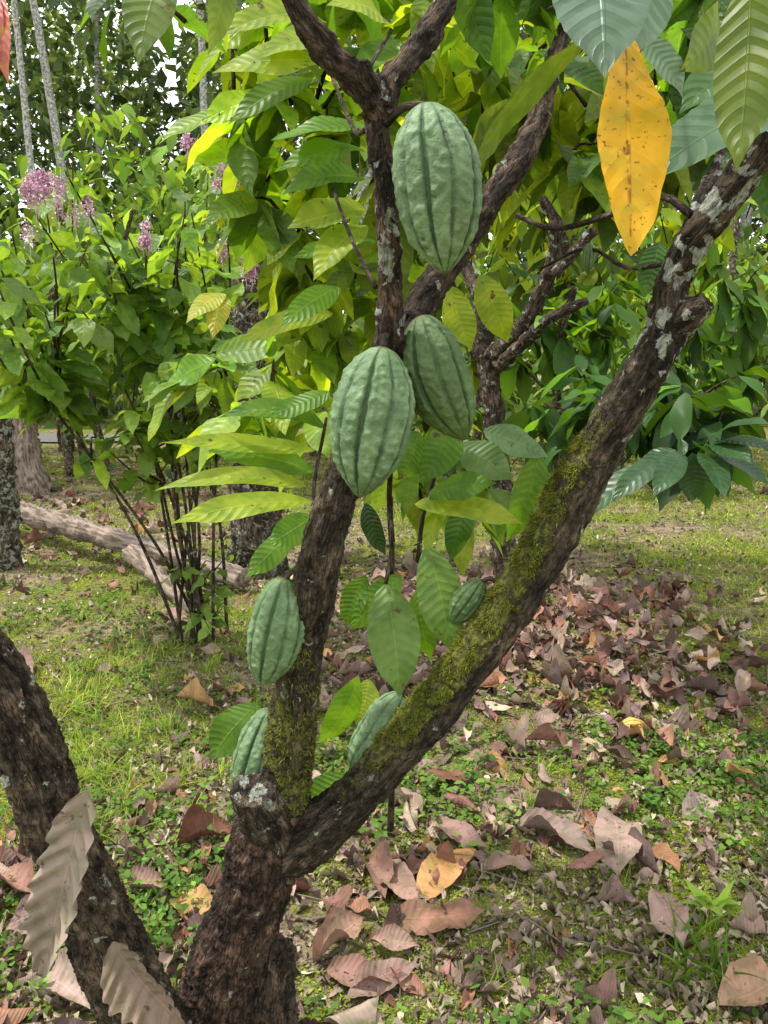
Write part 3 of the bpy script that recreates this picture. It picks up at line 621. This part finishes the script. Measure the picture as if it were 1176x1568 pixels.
MB=Batch(); n=130000; x=rng.uniform(-.6,2.6,n); y=rng.uniform(1.2,3.2,n); k=(vn(x,y,2.2,61)*.6+vn(x,y,7,62)*.4+.45*np.exp(-(((x-.8)/.65)**2+((y-1.85)/.5)**2)))>.53
x,y=x[k],y[k]; n=len(x)
mass(MB,[leaf_t(2,1,'other',.2,.1)],np.stack([x,y,gz(x,y)+.002],-1),rdirs(n,30,25),rng.uniform(.006,.013,n),rng.uniform(.004,.007,n),cols(n,(.14,.21,.03),(.36,.42,.06),.2))
MB.obj('moss_carpet',M_grass)
T_d=[leaf_t(10,6,'cocoa',rng.uniform(-.08,.16),rng.uniform(-.1,.3),0.,9,rng.uniform(.1,.28),rng.uniform(-.5,.9),side=rng.normal(0,.14),ragged=.06,lcurl=rng.choice([0,0,.2,.35])) for _ in range(18)]
T_ds=[leaf_t(3,2,'other',rng.uniform(-.2,.3),rng.uniform(-.2,.4),0,9,.3,rng.uniform(-.6,.9)) for _ in range(8)]
DL=Batch()
pal=np.array([(.25,.12,.095),(.24,.155,.145),(.35,.24,.19),(.15,.085,.07),(.44,.33,.25),(.30,.14,.09),(.44,.24,.10)])
def litter(x,y,L,lift=.012,el=9,z=None):
    n=len(x); col=pal[rng.choice(len(pal),n,p=[.22,.2,.18,.16,.12,.08,.04])]*np.exp(rng.normal(0,.25,(n,1)))
    mass(DL,T_d,np.stack([x,y,gz(x,y)+rng.uniform(.004,lift,n)],-1),rdirs(n,0,el),L,L*rng.uniform(.3,.42,n),col,up=np.tile([0,0,1.],(n,1))+rng.normal(0,.14,(n,3)),roll=rng.normal(0,.22,n)+np.pi*(rng.random(n)<.4))
x,y=gp(2300,1.35,14); k=rng.random(2300)<np.clip(.3+.45*(vn(x,y,1.1,71)>.5)-.35*((x>1.9)&(y>3.2))-.25*((x>.35)&(y<2.2)),.04,1); litter(x[k],y[k],rng.uniform(.04,.14,k.sum()))
n=560; litter(rng.normal(1.05,.55,n),rng.normal(4.0,.7,n),rng.uniform(.07,.18,n),.06,14)
n=400; litter(rng.normal(.2,.45,n),rng.normal(3.8,.8,n),rng.uniform(.08,.18,n),.05,14)
n=280; litter(rng.normal(1.3,.7,n),rng.normal(3.0,.45,n),rng.uniform(.05,.14,n),.02,10)
n=400; litter(rng.normal(-3.4,1.2,n),rng.normal(6.8,1.1,n),rng.uniform(.1,.2,n),.04,12)
n=160; litter(rng.normal(-.8,.4,n),rng.normal(2.0,.45,n),rng.uniform(.04,.13,n),.03,12)
n=36; litter(rng.normal(-.15,.25,n),rng.normal(2.0,.25,n),rng.uniform(.06,.14,n),.02,10)
for (u,v,u2,v2,w,c) in [(372,1290,265,1312,62,(.16,.06,.04)),(640,1388,728,1315,58,(.46,.24,.09)),(560,1330,590,1395,62,(.30,.17,.13)),(600,1420,742,1412,64,(.26,.13,.085)),(480,1490,560,1425,60,(.36,.21,.15)),(590,1345,640,1400,55,(.32,.19,.15)),
   (790,1272,912,1325,58,(.28,.19,.165)),(940,1255,945,1358,72,(.35,.24,.20)),(1010,1375,1045,1465,56,(.33,.21,.18)),(1100,1545,1190,1510,70,(.44,.26,.17)),(655,1265,745,1312,40,(.28,.16,.14)),(565,1455,640,1470,42,(.30,.19,.15)),(740,1340,818,1345,40,(.28,.18,.14)),
   (500,1500,600,1530,52,(.24,.13,.10)),(270,1385,335,1410,50,(.48,.26,.11)),(195,1355,260,1385,42,(.32,.19,.16)),(0,1345,60,1385,60,(.30,.15,.12)),(635,1200,720,1210,40,(.2,.085,.06)),(60,1500,140,1560,60,(.36,.26,.22)),(120,1400,10,1440,56,(.28,.18,.16)),
   (930,1385,975,1395,42,(.30,.20,.17)),(1000,1300,1040,1350,36,(.32,.15,.08)),(1045,1260,1080,1230,46,(.37,.27,.23)),(240,945,290,962,30,(.28,.15,.13)),(0,1020,52,1045,40,(.27,.15,.13)),(530,1545,640,1500,40,(.27,.17,.14)),(985,1120,1030,1165,36,(.36,.19,.13))]:
    b=G(u,v);t=G(u2,v2); b[2]=gz(b[0],b[1])+.015; t[2]=gz(t[0],t[1])+.03
    d=np.hypot(*( (b+t)/2)[:2]); hero(DL,b,t,w*np.hypot(d,1.5)/F*.92,c,hint=(0,-.25,1),arch=.07,fold=rng.uniform(-.1,.35),ripple=.03,wav=.25,nt=26,ns=8,curl=rng.uniform(-.2,.9),ragged=.05,side=rng.normal(0,.18))
x,y=gp(50000,1.2,12); k=rng.random(len(x))<np.clip(.33+.8*(vn(x,y,1.7,81)-.35)+.3*(vn(x,y,6,82)-.5),.05,1); x,y=x[k],y[k]; n=len(x)
mass(DL,T_ds,np.stack([x,y,gz(x,y)+rng.uniform(.002,.012,n)],-1),rdirs(n,0,14),rng.uniform(.012,.05,n),rng.uniform(.008,.022,n),cols(n,(.22,.145,.11),(.54,.44,.33),.32),roll=rng.normal(0,.4,n))
DL.obj('leaf_litter',M_dry)
TG=Batch()
x,y=gp(330,1.4,7)
for q in range(len(x)):
    l=rng.uniform(.05,.25); a_=rng.uniform(0,3.14); p0=np.array([x[q],y[q],gz(x[q],y[q])+.01]); p1=p0+[l*np.cos(a_),l*np.sin(a_),rng.uniform(0,.015)]
    add_tube(TG,[p0,(p0+p1)/2+rng.normal(0,.006,3),p1],[.003,.0025,.0015],5,.05,(0,.5,.2))
TG.obj('fallen_twigs',M_log)
HB=Batch()
hp(HB,134,1210,1.03,66,1498,1.0,92,(.27,.21,.16),hint=(-.15,-1,.1),arch=.02,fold=.3,ripple=.10,wav=.16,curl=.3,nr=9,nt=72,ns=14,kind='wide',ragged=.08)
hp(HB,172,1442,1.08,285,1572,1.04,84,(.27,.19,.14),hint=(-.1,-.9,.5),arch=.06,fold=.3,ripple=.09,wav=.16,curl=.4,nr=8,nt=64,ns=14,kind='wide',ragged=.06)
HB.obj('dead_leaf',M_dry)
SD=Batch(); c=G(1090,1420); 
for i in range(12):
    p=c+np.array([rng.normal(0,.02),rng.normal(0,.02),0]); dd=rdirs(1,35,15); mass(SD,T_w,p[None]+[[0,0,.06]],dd,rng.uniform(.06,.1,1),.025,cols(1,(.2,.34,.05),(.28,.4,.07),.1))
for i in range(26):
    c2=G(rng.uniform(1030,1110),rng.uniform(1440,1530)); mass(SD,[leaf_t(8,2,'blade',.4,.1)],c2[None],rdirs(1,62,14),rng.uniform(.1,.2,1),.012,cols(1,(.08,.16,.035),(.15,.25,.045),.1))
SD.obj('grass_tuft',M_grass)

# ---------------- light, sky, camera ----------------
w=D.worlds.new('World'); scene.world=w; w.use_nodes=True; nt=w.node_tree; nt.nodes.clear()
sun_dir=nrm(np.array([[-.5,.05,1.05]]))[0]
el=math.asin(sun_dir[2]); rot=math.atan2(sun_dir[0],sun_dir[1])
out=nt.nodes.new('ShaderNodeOutputWorld'); bg=nt.nodes.new('ShaderNodeBackground'); sky=nt.nodes.new('ShaderNodeTexSky')
sky.sky_type='NISHITA'; sky.sun_disc=False; sky.sun_elevation=el; sky.sun_rotation=rot; sky.air_density=1.; sky.dust_density=2.
tc=nt.nodes.new('ShaderNodeTexCoord'); nz=nt.nodes.new('ShaderNodeTexNoise'); nz.inputs['Scale'].default_value=2.5; nz.inputs['Detail'].default_value=3; nt.links.new(tc.outputs['Generated'],nz.inputs['Vector'])
mr=nt.nodes.new('ShaderNodeMapRange'); mr.inputs[1].default_value=.3; mr.inputs[2].default_value=.55; mr.inputs[3].default_value=.45; mr.inputs[4].default_value=.95; nt.links.new(nz.outputs['Fac'],mr.inputs[0])
mx=nt.nodes.new('ShaderNodeMix'); mx.data_type='RGBA'; nt.links.new(mr.outputs[0],mx.inputs[0]); nt.links.new(sky.outputs[0],mx.inputs[6]); mx.inputs[7].default_value=(13.2,13.4,13.5,1)
nt.links.new(mx.outputs[2],bg.inputs[0]); bg.inputs[1].default_value=.15; nt.links.new(bg.outputs[0],out.inputs[0])
sl=D.lights.new('sun','SUN'); sl.energy=4.8; sl.angle=math.radians(2.5); sl.color=(1,.95,.88); so=D.objects.new('sun',sl); scene.collection.objects.link(so)
so.rotation_euler=Vector(sun_dir).to_track_quat('Z','Y').to_euler()
cam=D.cameras.new('camera'); co=D.objects.new('camera',cam); scene.collection.objects.link(co); scene.camera=co
co.location=(0,0,H); co.rotation_euler=(math.pi/2-PITCH,0,0); cam.sensor_fit='VERTICAL'; cam.sensor_height=24; cam.lens=24*F/1568; cam.clip_start=.02; cam.clip_end=1500
scene.view_settings.view_transform='Standard'; scene.view_settings.look='None'; scene.view_settings.exposure=0
